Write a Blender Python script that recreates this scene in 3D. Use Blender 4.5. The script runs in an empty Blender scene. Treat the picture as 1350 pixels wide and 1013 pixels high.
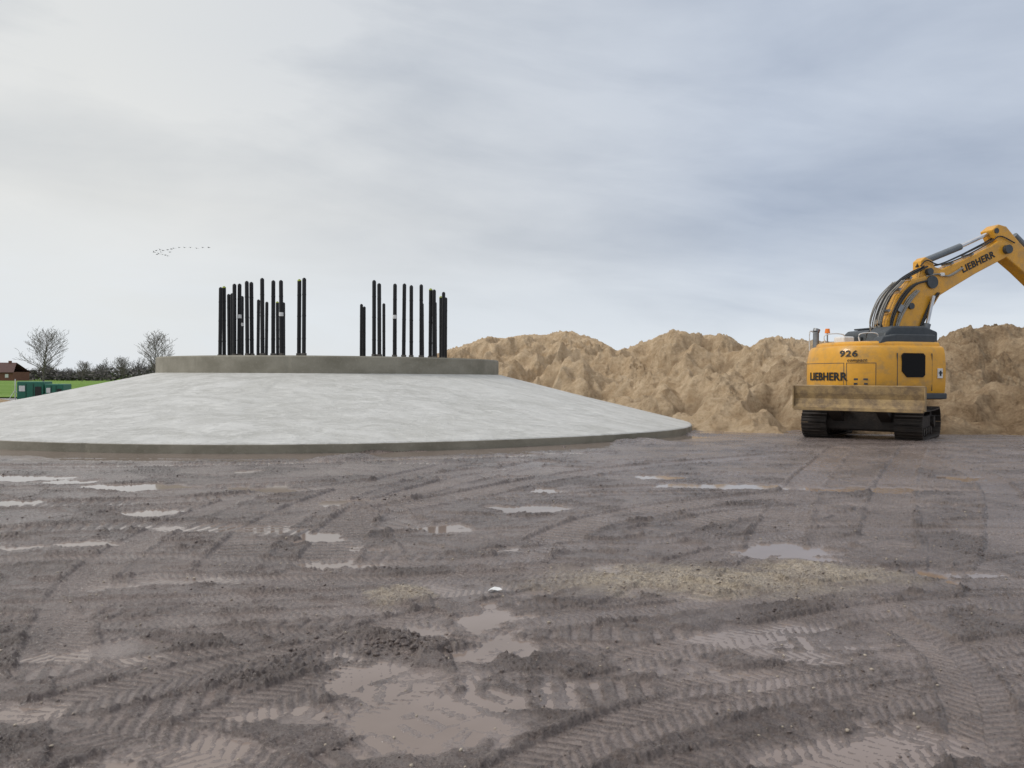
import bpy, bmesh, math, random
import numpy as np
from mathutils import Vector, Matrix
random.seed(7); rng=np.random.default_rng(7)
S=bpy.context.scene
R=math.radians
S.view_settings.view_transform='Standard'; S.view_settings.look='None'; S.view_settings.exposure=0
F=1014.0; EYE=1.6
def hor(px): return 497.3+0.0052*(px-675)
# ---------------------------------------------------------------- materials
def mat(name,c1,c2=None,rough=0.6,metal=0.0,scale=6,detail=6,bump=0.0,bscale=40,dirt=None,dirt_amt=0.5,dscale=3,stretch=None,rough2=None,spec=0.5,coat=0):
    m=bpy.data.materials.new(name); m.use_nodes=True
    nt=m.node_tree; N=nt.nodes; L=nt.links; b=N['Principled BSDF']
    tc=N.new('ShaderNodeTexCoord'); src=tc.outputs['Object']
    if stretch:
        mp=N.new('ShaderNodeMapping'); mp.inputs['Scale'].default_value=stretch; L.new(src,mp.inputs[0]); src=mp.outputs[0]
    n=N.new('ShaderNodeTexNoise'); n.inputs['Scale'].default_value=scale; n.inputs['Detail'].default_value=detail; n.inputs['Roughness'].default_value=0.6
    L.new(src,n.inputs[0])
    cr=N.new('ShaderNodeMapRange'); cr.inputs[1].default_value=0.3; cr.inputs[2].default_value=0.7; L.new(n.outputs[0],cr.inputs[0])
    mx=N.new('ShaderNodeMix'); mx.data_type='RGBA'
    mx.inputs[6].default_value=(*c1,1); mx.inputs[7].default_value=(*(c2 or c1),1); L.new(cr.outputs[0],mx.inputs[0])
    out=mx.outputs[2]
    if dirt:
        n2=N.new('ShaderNodeTexNoise'); n2.inputs['Scale'].default_value=dscale; n2.inputs['Detail'].default_value=10; n2.inputs['Roughness'].default_value=.7; L.new(tc.outputs['Object'],n2.inputs[0])
        r2=N.new('ShaderNodeMapRange'); r2.inputs[1].default_value=1-dirt_amt-.12; r2.inputs[2].default_value=1-dirt_amt+.15; L.new(n2.outputs[0],r2.inputs[0])
        m2=N.new('ShaderNodeMix'); m2.data_type='RGBA'; L.new(out,m2.inputs[6]); m2.inputs[7].default_value=(*dirt,1); L.new(r2.outputs[0],m2.inputs[0]); out=m2.outputs[2]
    L.new(out,b.inputs['Base Color'])
    b.inputs['Roughness'].default_value=rough; b.inputs['Metallic'].default_value=metal
    b.inputs['Specular IOR Level'].default_value=spec
    b.inputs['Coat Weight'].default_value=coat
    if bump:
        n3=N.new('ShaderNodeTexNoise'); n3.inputs['Scale'].default_value=bscale; n3.inputs['Detail'].default_value=8; L.new(src,n3.inputs[0])
        bp=N.new('ShaderNodeBump'); bp.inputs['Strength'].default_value=1; bp.inputs['Distance'].default_value=bump; L.new(n3.outputs[0],bp.inputs['Height']); L.new(bp.outputs[0],b.inputs['Normal'])
    return m
M_yel=mat('machine_yellow',(.72,.35,.025),(.64,.31,.02),rough=.4,dirt=(.34,.22,.09),dirt_amt=.41,dscale=2.2,coat=.15)
M_dgrey=mat('machine_grey',(.035,.042,.05),(.055,.064,.072),rough=.5)
M_black=mat('black_rubber',(.012,.012,.013),(.02,.02,.02),rough=.55)
M_grille=mat('black_mesh',(.006,.006,.007),(.014,.014,.015),rough=.8,spec=.2,scale=60)
M_sleeve=mat('black_sleeve',(.007,.007,.008),(.014,.014,.016),rough=.5,scale=9,spec=.35)
M_steel=mat('dull_steel',(.30,.31,.32),(.2,.2,.2),rough=.35,metal=.8)
M_rust=mat('wet_steel',(.10,.085,.07),(.16,.15,.14),rough=.5,metal=.5)
M_chrome=mat('rod_steel',(.65,.66,.68),(.5,.5,.52),rough=.18,metal=.9)
M_cylg=mat('cylinder_grey',(.11,.125,.14),(.15,.17,.19),rough=.4)
M_hose=mat('grey_hose',(.36,.34,.30),(.20,.19,.17),rough=.5)
M_blade=mat('blade_muddy',(.40,.275,.125),(.28,.19,.09),rough=.65,scale=3,dirt=(.13,.09,.06),dirt_amt=.45,bump=.012)
M_track=mat('muddy_track',(.014,.011,.010),(.042,.031,.024),rough=.65,scale=5,bump=.02,bscale=20)
M_glass=mat('dark_glass',(.01,.012,.014),rough=.08)
M_ink=mat('lettering_black',(.008,.008,.010),rough=.5)
M_white=mat('white_paint',(.75,.75,.74),(.6,.6,.6),rough=.5)
M_orange=mat('beacon_orange',(.85,.22,.02),rough=.2)
M_capy=mat('cap_yellow',(.35,.42,.06),rough=.5)
M_green=mat('generator_green',(.012,.15,.10),(.016,.12,.08),rough=.45)
M_bark=mat('bare_bark',(.10,.085,.075),(.15,.13,.115),rough=.9)
M_twig=mat('bare_twigs',(.12,.10,.09),(.17,.145,.13),rough=.95)
M_far=mat('far_wood',(.10,.09,.088),(.16,.145,.135),rough=1,scale=.4)
M_brick=mat('brick',(.15,.065,.045),(.19,.085,.06),rough=.9,scale=3)
M_roof=mat('roof_tile',(.075,.035,.03),(.10,.05,.042),rough=.8,scale=2)
M_bird=mat('bird_dark',(.03,.03,.035),rough=.8)
M_clod=mat('mud_clod',(.08,.06,.053),(.14,.108,.096),rough=.4,scale=12,bump=.01,bscale=60)
M_stone=mat('gravel_stone',(.50,.43,.34),(.20,.16,.13),rough=.7,scale=2.5)
# ---------------------------------------------------------------- helpers
def link(o,parent=None):
    bpy.context.collection.objects.link(o)
    if parent: o.parent=parent
    return o
def empty(name,loc=(0,0,0),rz=0):
    o=bpy.data.objects.new(name,None); o.location=loc; o.rotation_euler[2]=rz; o.empty_display_size=.3
    return link(o)
def mk(name,bm,m,parent=None,smooth=False,bevel=0,rz=0):
    me=bpy.data.meshes.new(name)
    bmesh.ops.recalc_face_normals(bm,faces=bm.faces)
    bm.to_mesh(me); bm.free(); me.materials.append(m)
    if smooth:
        me.polygons.foreach_set('use_smooth',[True]*len(me.polygons))
    o=bpy.data.objects.new(name,me); link(o,parent); o.rotation_euler[2]=rz
    if bevel:
        md=o.modifiers.new('b','BEVEL'); md.width=bevel; md.segments=4 if bevel>.05 else 2; md.limit_method='ANGLE'; md.angle_limit=R(35)
    return o
def box(bm,c,s,rot=None):
    mt=Matrix.Translation(c)@(rot or Matrix.Identity(4))@Matrix.Diagonal((*s,1))
    bmesh.ops.create_cube(bm,size=1,matrix=mt)
def cyl(bm,p0,p1,r0,r1=None,seg=12):
    p0=Vector(p0);p1=Vector(p1);d=p1-p0
    q=d.to_track_quat('Z','Y').to_matrix().to_4x4()
    bmesh.ops.create_cone(bm,cap_ends=True,segments=seg,radius1=r0,radius2=r0 if r1 is None else r1,depth=d.length,matrix=Matrix.Translation((p0+p1)/2)@q)
def prism(bm,pts,y0,y1):  # pts in (x,z)
    a=[bm.verts.new((x,y0,z)) for x,z in pts]; b=[bm.verts.new((x,y1,z)) for x,z in pts]
    n=len(pts); bm.faces.new(a); bm.faces.new(b[::-1])
    for i in range(n): bm.faces.new((a[i],b[i],b[(i+1)%n],a[(i+1)%n]))
def tube(bm,pts,r,seg=6):
    pts=[Vector(p) for p in pts]; prev=None
    for i,p in enumerate(pts):
        t=(pts[min(i+1,len(pts)-1)]-pts[max(i-1,0)]).normalized()
        q=t.to_track_quat('Z','Y').to_matrix()
        ring=[bm.verts.new(p+q@Vector((math.cos(a)*r,math.sin(a)*r,0))) for a in [2*math.pi*k/seg for k in range(seg)]]
        if prev:
            for k in range(seg): bm.faces.new((prev[k],prev[(k+1)%seg],ring[(k+1)%seg],ring[k]))
        prev=ring
def crom(P,n=8):
    P=[np.array(p,float) for p in P]; P=[2*P[0]-P[1]]+P+[2*P[-1]-P[-2]]; out=[]
    for i in range(1,len(P)-2):
        a,b,c,d=P[i-1:i+3]
        for k in range(n):
            t=k/n; out.append(.5*((2*b)+(-a+c)*t+(2*a-5*b+4*c-d)*t*t+(-a+3*b-3*c+d)*t**3))
    out.append(P[-2]); return out
def text(name,s,size,m,parent,mtx=None,ext=.004,off=.02,sx=1.0,shear=0,fn=None,space=1.08):
    cu=bpy.data.curves.new(name,'FONT'); cu.body=s; cu.size=size; cu.extrude=ext; cu.offset=off*size; cu.shear=shear
    cu.space_character=space
    cu.align_x='CENTER'; cu.align_y='CENTER'
    t=bpy.data.objects.new('tmp',cu); link(t); bpy.context.view_layer.update()
    me=bpy.data.meshes.new_from_object(t.evaluated_get(bpy.context.evaluated_depsgraph_get()))
    bpy.data.objects.remove(t); me.transform(Matrix.Diagonal((sx,1,1,1)))
    if fn:
        bm=bmesh.new(); bm.from_mesh(me); bmesh.ops.triangulate(bm,faces=bm.faces)
        for v in bm.verts: v.co=fn(v.co.copy())
        bm.to_mesh(me); bm.free()
    else: me.transform(mtx)
    me.materials.clear(); me.materials.append(m)
    o=bpy.data.objects.new(name,me); return link(o,parent)
# ---------------------------------------------------------------- numpy noise
def pn(x,y,seed=0):
    rs=np.random.RandomState(seed); perm=rs.permutation(1024); ang=rs.rand(1024)*2*np.pi
    gx=np.cos(ang); gy=np.sin(ang)
    xi=np.floor(x).astype(np.int64); yi=np.floor(y).astype(np.int64); xf=x-xi; yf=y-yi
    def g(i,j,dx,dy):
        h=perm[(perm[i&1023]+j)&1023]; return gx[h]*dx+gy[h]*dy
    u=xf*xf*xf*(xf*(xf*6-15)+10); v=yf*yf*yf*(yf*(yf*6-15)+10)
    a=g(xi,yi,xf,yf);b=g(xi+1,yi,xf-1,yf);c=g(xi,yi+1,xf,yf-1);d=g(xi+1,yi+1,xf-1,yf-1)
    return ((a+(b-a)*u)*(1-v)+(c+(d-c)*u)*v)*1.5
def fbm(x,y,f,o,seed,g=.5):
    r=0;a=1;t=0
    for i in range(o):
        r=r+a*pn(x*f+i*17.3,y*f-i*9.1,seed+i); t+=a; a*=g; f*=2.03
    return r/t
def sst(a,b,x):
    t=np.clip((x-a)/(b-a),0,1); return t*t*(3-2*t)
# ---------------------------------------------------------------- ground
D=29.7; AZ=R(-12.94); FC=(D*math.sin(AZ),D*math.cos(AZ)); RO=13.07; RP=6.14; RB=4.13
def gp(px,py):  # photo measurement -> ground position in metres
    d=EYE*F/(py-hor(px)); return ((px-675)/F*d,d)
def base(x,y): return -0.2*sst(18,27,y)
PUD=[ # px0,px1,py0,py1,depth
(470,700,905,985,.0145),(400,600,874,908,.0135),(625,705,834,858,.016),(592,675,799,822,.016),(518,575,820,838,.016),
(-60,150,994,1050,.015),(1030,1220,968,1040,.0115),(975,1080,719,734,.03),(392,440,701,714,.03),(432,472,658,667,.03),
(645,740,665,674,.03),(870,1020,636,645,.03),(835,895,626,631,.03),(400,490,739,746,.018),(-60,80,626,633,.03),(110,240,637,645,.03),(-30,50,658,664,.03),(50,130,632,637,.03),
(85,155,709,717,.022),(1205,1255,748,764,.014),(1240,1285,627,633,.03),
(700,740,643,649,.025),(930,1160,824,862,.0105),(300,340,618,624,.03),(465,510,718,726,.014),(605,640,845,875,.015),(180,240,671,679,.022),(645,690,716,724,.014),(785,835,742,750,.012),(1250,1330,759,763,.012),(340,440,928,960,.011),(730,800,908,950,.0105),(210,330,990,1040,.011),(565,630,692,700,.018),(0,60,715,723,.018),(700,1000,887,898,.009),(290,390,641,647,.022),(560,700,768,788,.009),(150,330,760,775,.009),(1050,1250,641,648,.012),(200,420,690,700,.011),(-60,60,930,960,.010),(1150,1340,975,1000,.0095),(820,960,780,790,.009),(60,200,855,870,.009)]
basins=[]
for a,b,c,d,dep in PUD:
    _,cy0=gp((a+b)/2,c); _,cy1=gp((a+b)/2,d); cy=(cy0+cy1)/2
    basins.append((((a+b)/2-675)/F*cy,cy,(b-a)/2/F*cy*1.1,max((cy0-cy1)/2*1.1,.12),dep))
TRK=[ # points, width, type, depth
([(-80,832),(250,818),(520,803)],.26,0,.016),([(-80,800),(200,792),(480,780)],.22,0,.012),
([(-90,985),(180,905),(400,862),(560,815)],.36,1,.017),([(40,1060),(330,935),(520,870)],.32,1,.014),
([(640,1050),(850,950),(1050,905),(1420,862)],.32,1,.017),([(840,1060),(1000,965),(1200,918),(1420,890)],.30,1,.014),
([(880,905),(1100,880),(1420,838)],.26,1,.013),([(1000,1050),(1200,985),(1450,940)],.30,1,.014),
([(-80,705),(200,692),(420,702),(540,688)],.5,2,.022),([(430,740),(480,675),(580,640),(720,608)],.5,2,.026),
([(300,745),(360,690),(470,645),(600,612)],.5,2,.022),
([(690,730),(800,684),(950,660),(1150,645),(1400,650)],.5,2,.024),([(860,700),(1000,675),(1200,665),(1420,685)],.5,2,.024),
([(1020,720),(1060,640),(1110,590)],.5,2,.022),([(1170,720),(1180,640),(1205,590)],.5,2,.022),([(1320,800),(1335,700),(1300,630),(1200,598)],.45,1,.018),
([(520,670),(800,620),(1050,598)],.5,2,.026),([(-80,668),(300,655),(650,618)],.5,2,.026),([(-80,615),(300,612),(700,600)],.5,2,.026),
([(60,880),(110,770),(200,705),(320,655)],.36,1,.015),([(1130,790),(1260,870),(1330,1050)],.30,1,.012),
([(760,720),(900,720),(1100,700),(1420,700)],.34,1,.018),([(200,760),(500,765),(800,750)],.30,1,.014),([(830,870),(960,840),(1200,800),(1420,790)],.30,1,.015),
([(100,960),(300,1000),(420,1060)],.30,1,.012),([(-80,740),(200,735),(500,745),(700,735)],.34,1,.016),([(700,820),(900,800),(1150,775),(1420,765)],.28,0,.014)]
tracks=[]
for P,w,ty,dep in TRK:
    W=crom([gp(*p) for p in P],10); tracks.append((np.array(W),w,ty,dep,1))
rt_=random.Random(21)
for k in range(74):
    y0=3.0*math.exp(rt_.random()*math.log(18/3.0)); x0=rt_.uniform(-.8,.8)*y0; a=rt_.gauss(0,.35) if rt_.random()<.75 else rt_.uniform(.6,2.4); cv=rt_.uniform(-.10,.10); ln=rt_.uniform(4,7+y0*.7)
    wd=rt_.choice((.18,.24,.30,.36)); ty=rt_.choice((1,1,0,2,0)); dp=rt_.uniform(.006,.016)
    for side in ((0,) if k%3 else (0,1)):
        pts=[];px_,py_,aa=x0-math.cos(a)*ln/2-math.sin(a)*1.9*side,y0-math.sin(a)*ln/2+math.cos(a)*1.9*side,a
        for s in range(22):
            pts.append((px_,py_)); px_+=math.cos(aa)*ln/21; py_+=math.sin(aa)*ln/21; aa+=cv*ln/21
        pts=np.array(pts)
        if (np.hypot(pts[:,0]-FC[0],pts[:,1]-FC[1])<RO+.4).any() or pts[:,1].min()<1.5: continue
        tracks.append((pts,wd,ty,dp,0))
tracks=[t_ for t_ in tracks if t_[4]==0]+[t_ for t_ in tracks if t_[4]==1]
def ground(x,y,full=False):
    n_lo=fbm(x,y,.35,3,11); n_mid=fbm(x,y,1.3,4,31)
    wx=x+.34*fbm(x,y,1.4,3,51); wy=y+.34*fbm(x,y,1.4,3,61)
    wx=wx+.20*fbm(x,y,4,5,71,.65); wy=wy+.20*fbm(x,y,4,5,73,.65)
    rough_mask=sst(-.12,.22,fbm(x,y,.8,5,81,.6))
    lump=1-np.abs(fbm(x,y,14,4,91,.62))*2.2
    fine=fbm(x,y,28,3,95,.68)
    grit=fbm(x,y,56,2,97)
    h=.009*n_lo+.007*n_mid+rough_mask*(.011*(lump-.45)+.012*fine)+.0035*fine+(.003+.006*rough_mask)*grit+.003
    trk=np.zeros_like(x); post=np.zeros_like(x)
    for ti,(W,w,ty,dep,mj) in enumerate(tracks):
        lo=W.min(0)-.8; hi=W.max(0)+.8
        idx=np.nonzero((x>lo[0])&(x<hi[0])&(y>lo[1])&(y<hi[1]))[0]
        if len(idx)==0: continue
        X=x[idx]+.04*n_mid[idx];Y=y[idx]+.04*n_lo[idx]
        best=np.full(len(idx),9.0);bs=np.zeros(len(idx));bt=np.zeros(len(idx)); s0=0
        for k in range(len(W)-1):
            a=W[k];d=W[k+1]-a;l=np.hypot(*d); d=d/l
            rx=X-a[0];ry=Y-a[1]; u=np.clip(rx*d[0]+ry*d[1],0,l); t=rx*d[1]-ry*d[0]; dd=np.hypot(rx-u*d[0],ry-u*d[1])
            m=dd<best; best[m]=dd[m]; bs[m]=(s0+u)[m]; bt[m]=t[m]; s0+=l
        bs=bs+.02*fine[idx]; q=best/(w/2)+.08*fine[idx]; ins=1-sst(.9,1.05,q); edge=np.exp(-((q-1.15)/.14)**2)
        if ty==2: tr=np.tanh(3*(np.sin(2*np.pi*bs/.13)+.2))
        elif ty==1: tr=np.tanh(2.5*np.sin(2*np.pi*(bs/.064+np.abs(bt)/.10+(bt>0)*.5)))
        else: tr=np.tanh(3*np.sin(2*np.pi*(bs/.05)))*np.tanh(3*np.cos(bt/w*2*np.pi*2)+2)
        fd=fbm(X,Y,1.0,4,300+ti)
        if mj: fade=sst(-.50,.0,fd)
        else: fade=sst(-.25,.10,fd)
        amp={0:.0042,1:.0055,2:.010}[ty]
        f=fade*ins
        h[idx]=h[idx]*(1-.65*f)-f*dep+fade*edge*dep*(.25+.85*np.clip(lump[idx],0,1))
        post[idx]=post[idx]*(1-f)+f*amp*tr*(.75+.8*fine[idx])
        trk[idx]=np.maximum(trk[idx],f)
    bas=np.zeros_like(x); bm_=np.zeros_like(x)
    for cx,cy,rx,ry,dep in basins:
        q=1-((wx-cx)/rx)**2-((wy-cy)/ry)**2
        mm=sst(-.75,.6,q); bas=np.maximum(bas,mm*dep); bm_=np.maximum(bm_,mm*min(1,.62+dep*16))
    for (pa,pb,ww,hh) in (((330,885),(480,838),.12,.03),((480,838),(600,858),.11,.04),((640,590),(760,583),.3,.07),((470,672),(540,660),.3,.04)):
        a=np.array(gp(*pa));b=np.array(gp(*pb));d=b-a;l=np.hypot(*d);d/=l
        u=np.clip((wx-a[0])*d[0]+(wy-a[1])*d[1],0,l); dd=np.hypot(wx-a[0]-u*d[0],wy-a[1]-u*d[1])
        h=h+hh*np.exp(-(dd/ww)**2)*(.3+.7*lump)
    wl=-.022
    k=.004; hc=wl+.007+k*np.logaddexp(0,(h-wl-.007)/k)
    keep=(1-bm_*.85); hc=hc*keep+(wl+.008)*(1-keep)
    h2=hc+(post+.002*grit+.0025*fine)*(1-.25*bm_)-bas
    far=1-sst(35,55,y)
    gx=sst(1,.3,np.hypot((wx-gp(900,765)[0])/1.7,(wy-gp(900,765)[1])/.62))
    gx=np.maximum(gx,sst(1,.3,np.hypot((wx-gp(1090,755)[0])/.85,(wy-gp(1090,755)[1])/.5)))
    gx=np.maximum(gx,.8*sst(1,.3,np.hypot((wx-gp(535,780)[0])/.25,(wy-gp(535,780)[1])/.3)))
    h2=h2+gx*.014
    dR=np.hypot(x-FC[0],y-FC[1])-RO
    near=np.exp(-np.clip(dR,0,9)/1.3)*(dR>-2)
    h2=h2*(1-.6*near)-.055*near+near*.11*sst(.15,.4,fbm(x,y,.45,2,401))*(.4+.7*lump)*(x>-4)
    hh=base(x,y)+h2*far
    if full:
        wet=1-sst(.002,.019,h2-wl); return hh,wet,gx,rough_mask*(1-.5*trk),trk
    return hh
ys=[0.9]
while ys[-1]<46:
    y_=ys[-1]; ys.append(y_*(1.012 if y_<2.7 else 1.0022 if y_<12 else 1.0036 if y_<22 else 1.008))
while ys[-1]<6000: ys.append(ys[-1]*1.12)
ys=np.array(ys); nc=1350; t=np.linspace(-1,1,nc)
YY,TT=np.meshgrid(ys,t,indexing='ij'); XX=TT*(YY*.8+1.2)
xs=XX.ravel(); yv=YY.ravel()
hh,wet,grv,rm,tk=ground(xs,yv,True)
def gridmesh(name,x,y,z,nr,ncol,m,smooth=True,attrs={}):
    me=bpy.data.meshes.new(name); nv=nr*ncol
    me.vertices.add(nv); me.vertices.foreach_set('co',np.stack([x,y,z],1).ravel().astype(np.float32))
    i=np.arange(nr-1)[:,None]*ncol+np.arange(ncol-1)[None,:]
    f=np.stack([i,i+1,i+ncol+1,i+ncol],-1).reshape(-1,4); nf=len(f)
    me.loops.add(nf*4); me.polygons.add(nf)
    me.loops.foreach_set('vertex_index',f.ravel().astype(np.int32))
    me.polygons.foreach_set('loop_start',(np.arange(nf)*4).astype(np.int32))
    me.polygons.foreach_set('loop_total',np.full(nf,4,np.int32))
    me.update(calc_edges=True)
    me.polygons.foreach_set('use_smooth',np.full(nf,smooth))
    for k,v in attrs.items():
        at=me.attributes.new(k,'FLOAT','POINT'); at.data.foreach_set('value',v.astype(np.float32))
    me.materials.append(m); o=bpy.data.objects.new(name,me); return link(o)
def NN(nt,t,**k):
    n=nt.nodes.new(t)
    for a,b in k.items(): setattr(n,a,b)
    return n
def noise(nt,src,sc,det=6,ro=.6,dist=0):
    n=nt.nodes.new('ShaderNodeTexNoise'); n.inputs['Scale'].default_value=sc;n.inputs['Detail'].default_value=det;n.inputs['Roughness'].default_value=ro;n.inputs['Distortion'].default_value=dist
    nt.links.new(src,n.inputs[0]); return n.outputs[0]
def mr(nt,src,a,b,c=0,d=1):
    n=nt.nodes.new('ShaderNodeMapRange'); nt.links.new(src,n.inputs[0])
    for i,v in enumerate((a,b,c,d)): n.inputs[i+1].default_value=v
    return n.outputs[0]
def mixc(nt,f,a,b,mode='MIX'):
    n=nt.nodes.new('ShaderNodeMix'); n.data_type='RGBA'; n.blend_type=mode
    for s,i in ((f,0),(a,6),(b,7)):
        if isinstance(s,(int,float)): n.inputs[i].default_value=s
        elif isinstance(s,tuple): n.inputs[i].default_value=(*s,1)
        else: nt.links.new(s,n.inputs[i])
    return n.outputs[2]
def math_(nt,op,a,b=0.0,cl=False):
    n=nt.nodes.new('ShaderNodeMath'); n.operation=op; n.use_clamp=cl
    for s,i in ((a,0),(b,1)):
        if isinstance(s,(int,float)): n.inputs[i].default_value=s
        else: nt.links.new(s,n.inputs[i])
    return n.outputs[0]
def attr(nt,n):
    a=nt.nodes.new('ShaderNodeAttribute'); a.attribute_name=n; return a.outputs['Fac']
def newmat(name):
    m=bpy.data.materials.new(name); m.use_nodes=True; nt=m.node_tree
    g=nt.nodes.new('ShaderNodeNewGeometry'); return m,nt,nt.nodes['Principled BSDF'],g.outputs['Position']
def bumps(nt,b,lst,strength=None):
    prev=None
    for h,d in lst:
        n=nt.nodes.new('ShaderNodeBump'); n.inputs['Distance'].default_value=d; n.inputs['Strength'].default_value=1
        if strength: nt.links.new(strength,n.inputs['Strength'])
        nt.links.new(h,n.inputs['Height'])
        if prev: nt.links.new(prev,n.inputs['Normal'])
        prev=n.outputs[0]
    nt.links.new(prev,b.inputs['Normal'])
M_mud,nt,b,P=newmat('wet_mud')
n1=noise(nt,P,.6,8,.62,.4); n2=noise(nt,P,9,9,.7); n3=noise(nt,P,75,6,.78); n4=noise(nt,P,1.1,6,.6,.6)
col=mixc(nt,mr(nt,n1,.36,.64),(.118,.091,.083),(.215,.171,.156))
col=mixc(nt,mr(nt,n2,.40,.66,0,.6),col,(.29,.238,.216))
col=mixc(nt,mr(nt,n3,.54,.68,0,.65),col,(.40,.345,.31))
col=mixc(nt,mr(nt,n3,.34,.47,.8,0),col,(.032,.023,.020))
wetv=attr(nt,'wet')
col=mixc(nt,math_(nt,'MULTIPLY',wetv,.55),col,(.21,.166,.146))
col=mixc(nt,math_(nt,'MULTIPLY',attr(nt,'rough_mud'),.5),col,(.066,.049,.043))
gcol=mixc(nt,mr(nt,noise(nt,P,45,3,.8),.35,.65),(.20,.155,.115),(.58,.49,.375))
col=mixc(nt,math_(nt,'MULTIPLY',attr(nt,'gravel'),mr(nt,n2,.32,.55,.45,1)),col,gcol)
nt.links.new(col,b.inputs['Base Color'])
ro=mr(nt,n2,.3,.7,.18,.42)
ro=math_(nt,'SUBTRACT',ro,math_(nt,'MULTIPLY',wetv,.16)); ro=math_(nt,'SUBTRACT',ro,mr(nt,n4,.45,.62,0,.12)); ro=math_(nt,'MAXIMUM',ro,.08); nt.links.new(ro,b.inputs['Roughness'])
b.inputs['Specular IOR Level'].default_value=.6
vor=NN(nt,'ShaderNodeTexVoronoi'); vor.inputs['Scale'].default_value=40; nt.links.new(P,vor.inputs['Vector'])
st=mr(nt,wetv,.3,1,1,.35)
bumps(nt,b,[(n2,.018),(vor.outputs['Distance'],.006),(n3,.016)],st)
g=gridmesh('ground',xs,yv,hh,len(ys),nc,M_mud,attrs={'wet':wet,'gravel':grv,'rough_mud':rm}); g['kind']='structure'; g['label']='wet churned purple-brown mud ground with tyre tracks'
M_wat,nt,b,P=newmat('muddy_water')
nt.links.new(mixc(nt,mr(nt,noise(nt,P,.9,4),.35,.65),(.215,.168,.142),(.27,.215,.187)),b.inputs['Base Color'])
b.inputs['Roughness'].default_value=.04; b.inputs['IOR'].default_value=1.36
wy_=np.linspace(1,34,120); wx_=np.linspace(-32,32,60); YW,XW=np.meshgrid(wy_,wx_,indexing='ij')
w=gridmesh('puddle_water',XW.ravel(),YW.ravel(),base(XW.ravel(),YW.ravel())-.0222,120,60,M_wat); w['kind']='structure'; w['label']='shallow brown rainwater puddles in the mud'
M_gr,nt,b,P=newmat('field_grass')
nt.links.new(mixc(nt,mr(nt,noise(nt,P,.15,6),.35,.65),(.12,.22,.035),(.18,.28,.06)),b.inputs['Base Color']); b.inputs['Roughness'].default_value=.9; b.inputs['Specular IOR Level'].default_value=.15; bumps(nt,b,[(noise(nt,P,20,3),.05)])
gy=np.geomspace(58,5500,40); gt=np.linspace(-1,1,60); GY,GT=np.meshgrid(gy,gt,indexing='ij'); GX=GT*GY*1.3
o=gridmesh('grass_field',GX.ravel(),GY.ravel(),-.12+.04*fbm(GX.ravel(),GY.ravel(),.03,2,5),40,60,M_gr); o['kind']='structure'; o['label']='flat green grass field beyond the building site'
# ---------------------------------------------------------------- clods and stones
def scatter(name,xy,size,m,flat=.7,sink=.25,sub=1):
    bm=bmesh.new(); bmesh.ops.create_icosphere(bm,subdivisions=sub,radius=1); bm.verts.ensure_lookup_table()
    V=np.array([v.co[:] for v in bm.verts]); Fc=np.array([[v.index for v in f.verts] for f in bm.faces]); bm.free()
    n=len(xy); z=ground(xy[:,0],xy[:,1])
    sc=size[:,None]*(.6+.8*rng.random((n,3))); sc[:,2]*=flat
    Vn=V[None]*(1+.8*(rng.random((n,len(V),1))-.5))*sc[:,None,:]
    a=rng.random(n)*6.28; c,s=np.cos(a)[:,None],np.sin(a)[:,None]
    X=Vn[...,0]*c-Vn[...,1]*s+xy[:,:1]; Y=Vn[...,0]*s+Vn[...,1]*c+xy[:,1:2]; Z=Vn[...,2]+(z+size*flat*(1-sink*2)*.5)[:,None]
    co=np.stack([X,Y,Z],-1).reshape(-1,3); f=(Fc[None]+np.arange(n)[:,None,None]*len(V)).reshape(-1,3)
    me=bpy.data.meshes.new(name); me.vertices.add(len(co)); me.vertices.foreach_set('co',co.ravel().astype(np.float32))
    me.loops.add(len(f)*3); me.polygons.add(len(f)); me.loops.foreach_set('vertex_index',f.ravel().astype(np.int32))
    me.polygons.foreach_set('loop_start',(np.arange(len(f))*3).astype(np.int32)); me.polygons.foreach_set('loop_total',np.full(len(f),3,np.int32)); me.update(calc_edges=True)
    me.materials.append(m); o=link(bpy.data.objects.new(name,me)); o['kind']='stuff'; return o
def inside(x,y): return np.hypot(x-FC[0],y-FC[1])<RO
n=46000; y=2.4*np.exp(rng.random(n)*math.log(20/2.4)); x=(rng.random(n)*2-1)*(.8*y+1)
h,wt,gv,rmk,tkk=ground(x,y,True)
keep=(rng.random(n)<(.07+.6*rmk**2)*(1-.9*wt)*(1-.5*tkk))&(~inside(x,y))
xy=np.stack([x,y],1)[keep]; sz=.0025+.008*rng.random(len(xy))**3+.0004*xy[:,1]
L_=[xy]; Z_=[sz]
for (px,py,spr,cnt,s0) in ((540,852,.16,80,.016),(460,838,.15,60,.013),(400,865,.2,60,.012),(680,582,.5,60,.035),(740,584,.7,60,.028),(640,586,.4,30,.035),(505,655,.25,40,.02),(560,860,.1,20,.016),(600,590,2.5,50,.02),(850,578,2.5,60,.02)):
    c=gp(px,py); q=rng.normal(size=(cnt,2))*spr*np.array([1,.6])+np.array(c); q=q[~inside(q[:,0],q[:,1])]; L_.append(q); Z_.append(s0*(.3+rng.random(len(q))**2))
o=scatter('mud_clods',np.concatenate(L_),np.concatenate(Z_),M_clod,sink=.4); o['label']='loose dark clods of mud scattered on the ground'
n=50000; y=2.6+rng.random(n)*8; x=(rng.random(n)*2-1)*6; h,wt,gv,_,_=ground(x,y,True)
k=rng.random(n)<np.maximum(gv*.9,.06)*(1-.6*wt*(gv<.1)); xy=np.stack([x,y],1)[k]
o=scatter('gravel',xy,.0025+.008*rng.random(len(xy))**2.5,M_stone,flat=.7,sink=.1); o['label']='loose tan gravel and pebbles spread over the mud'
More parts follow.
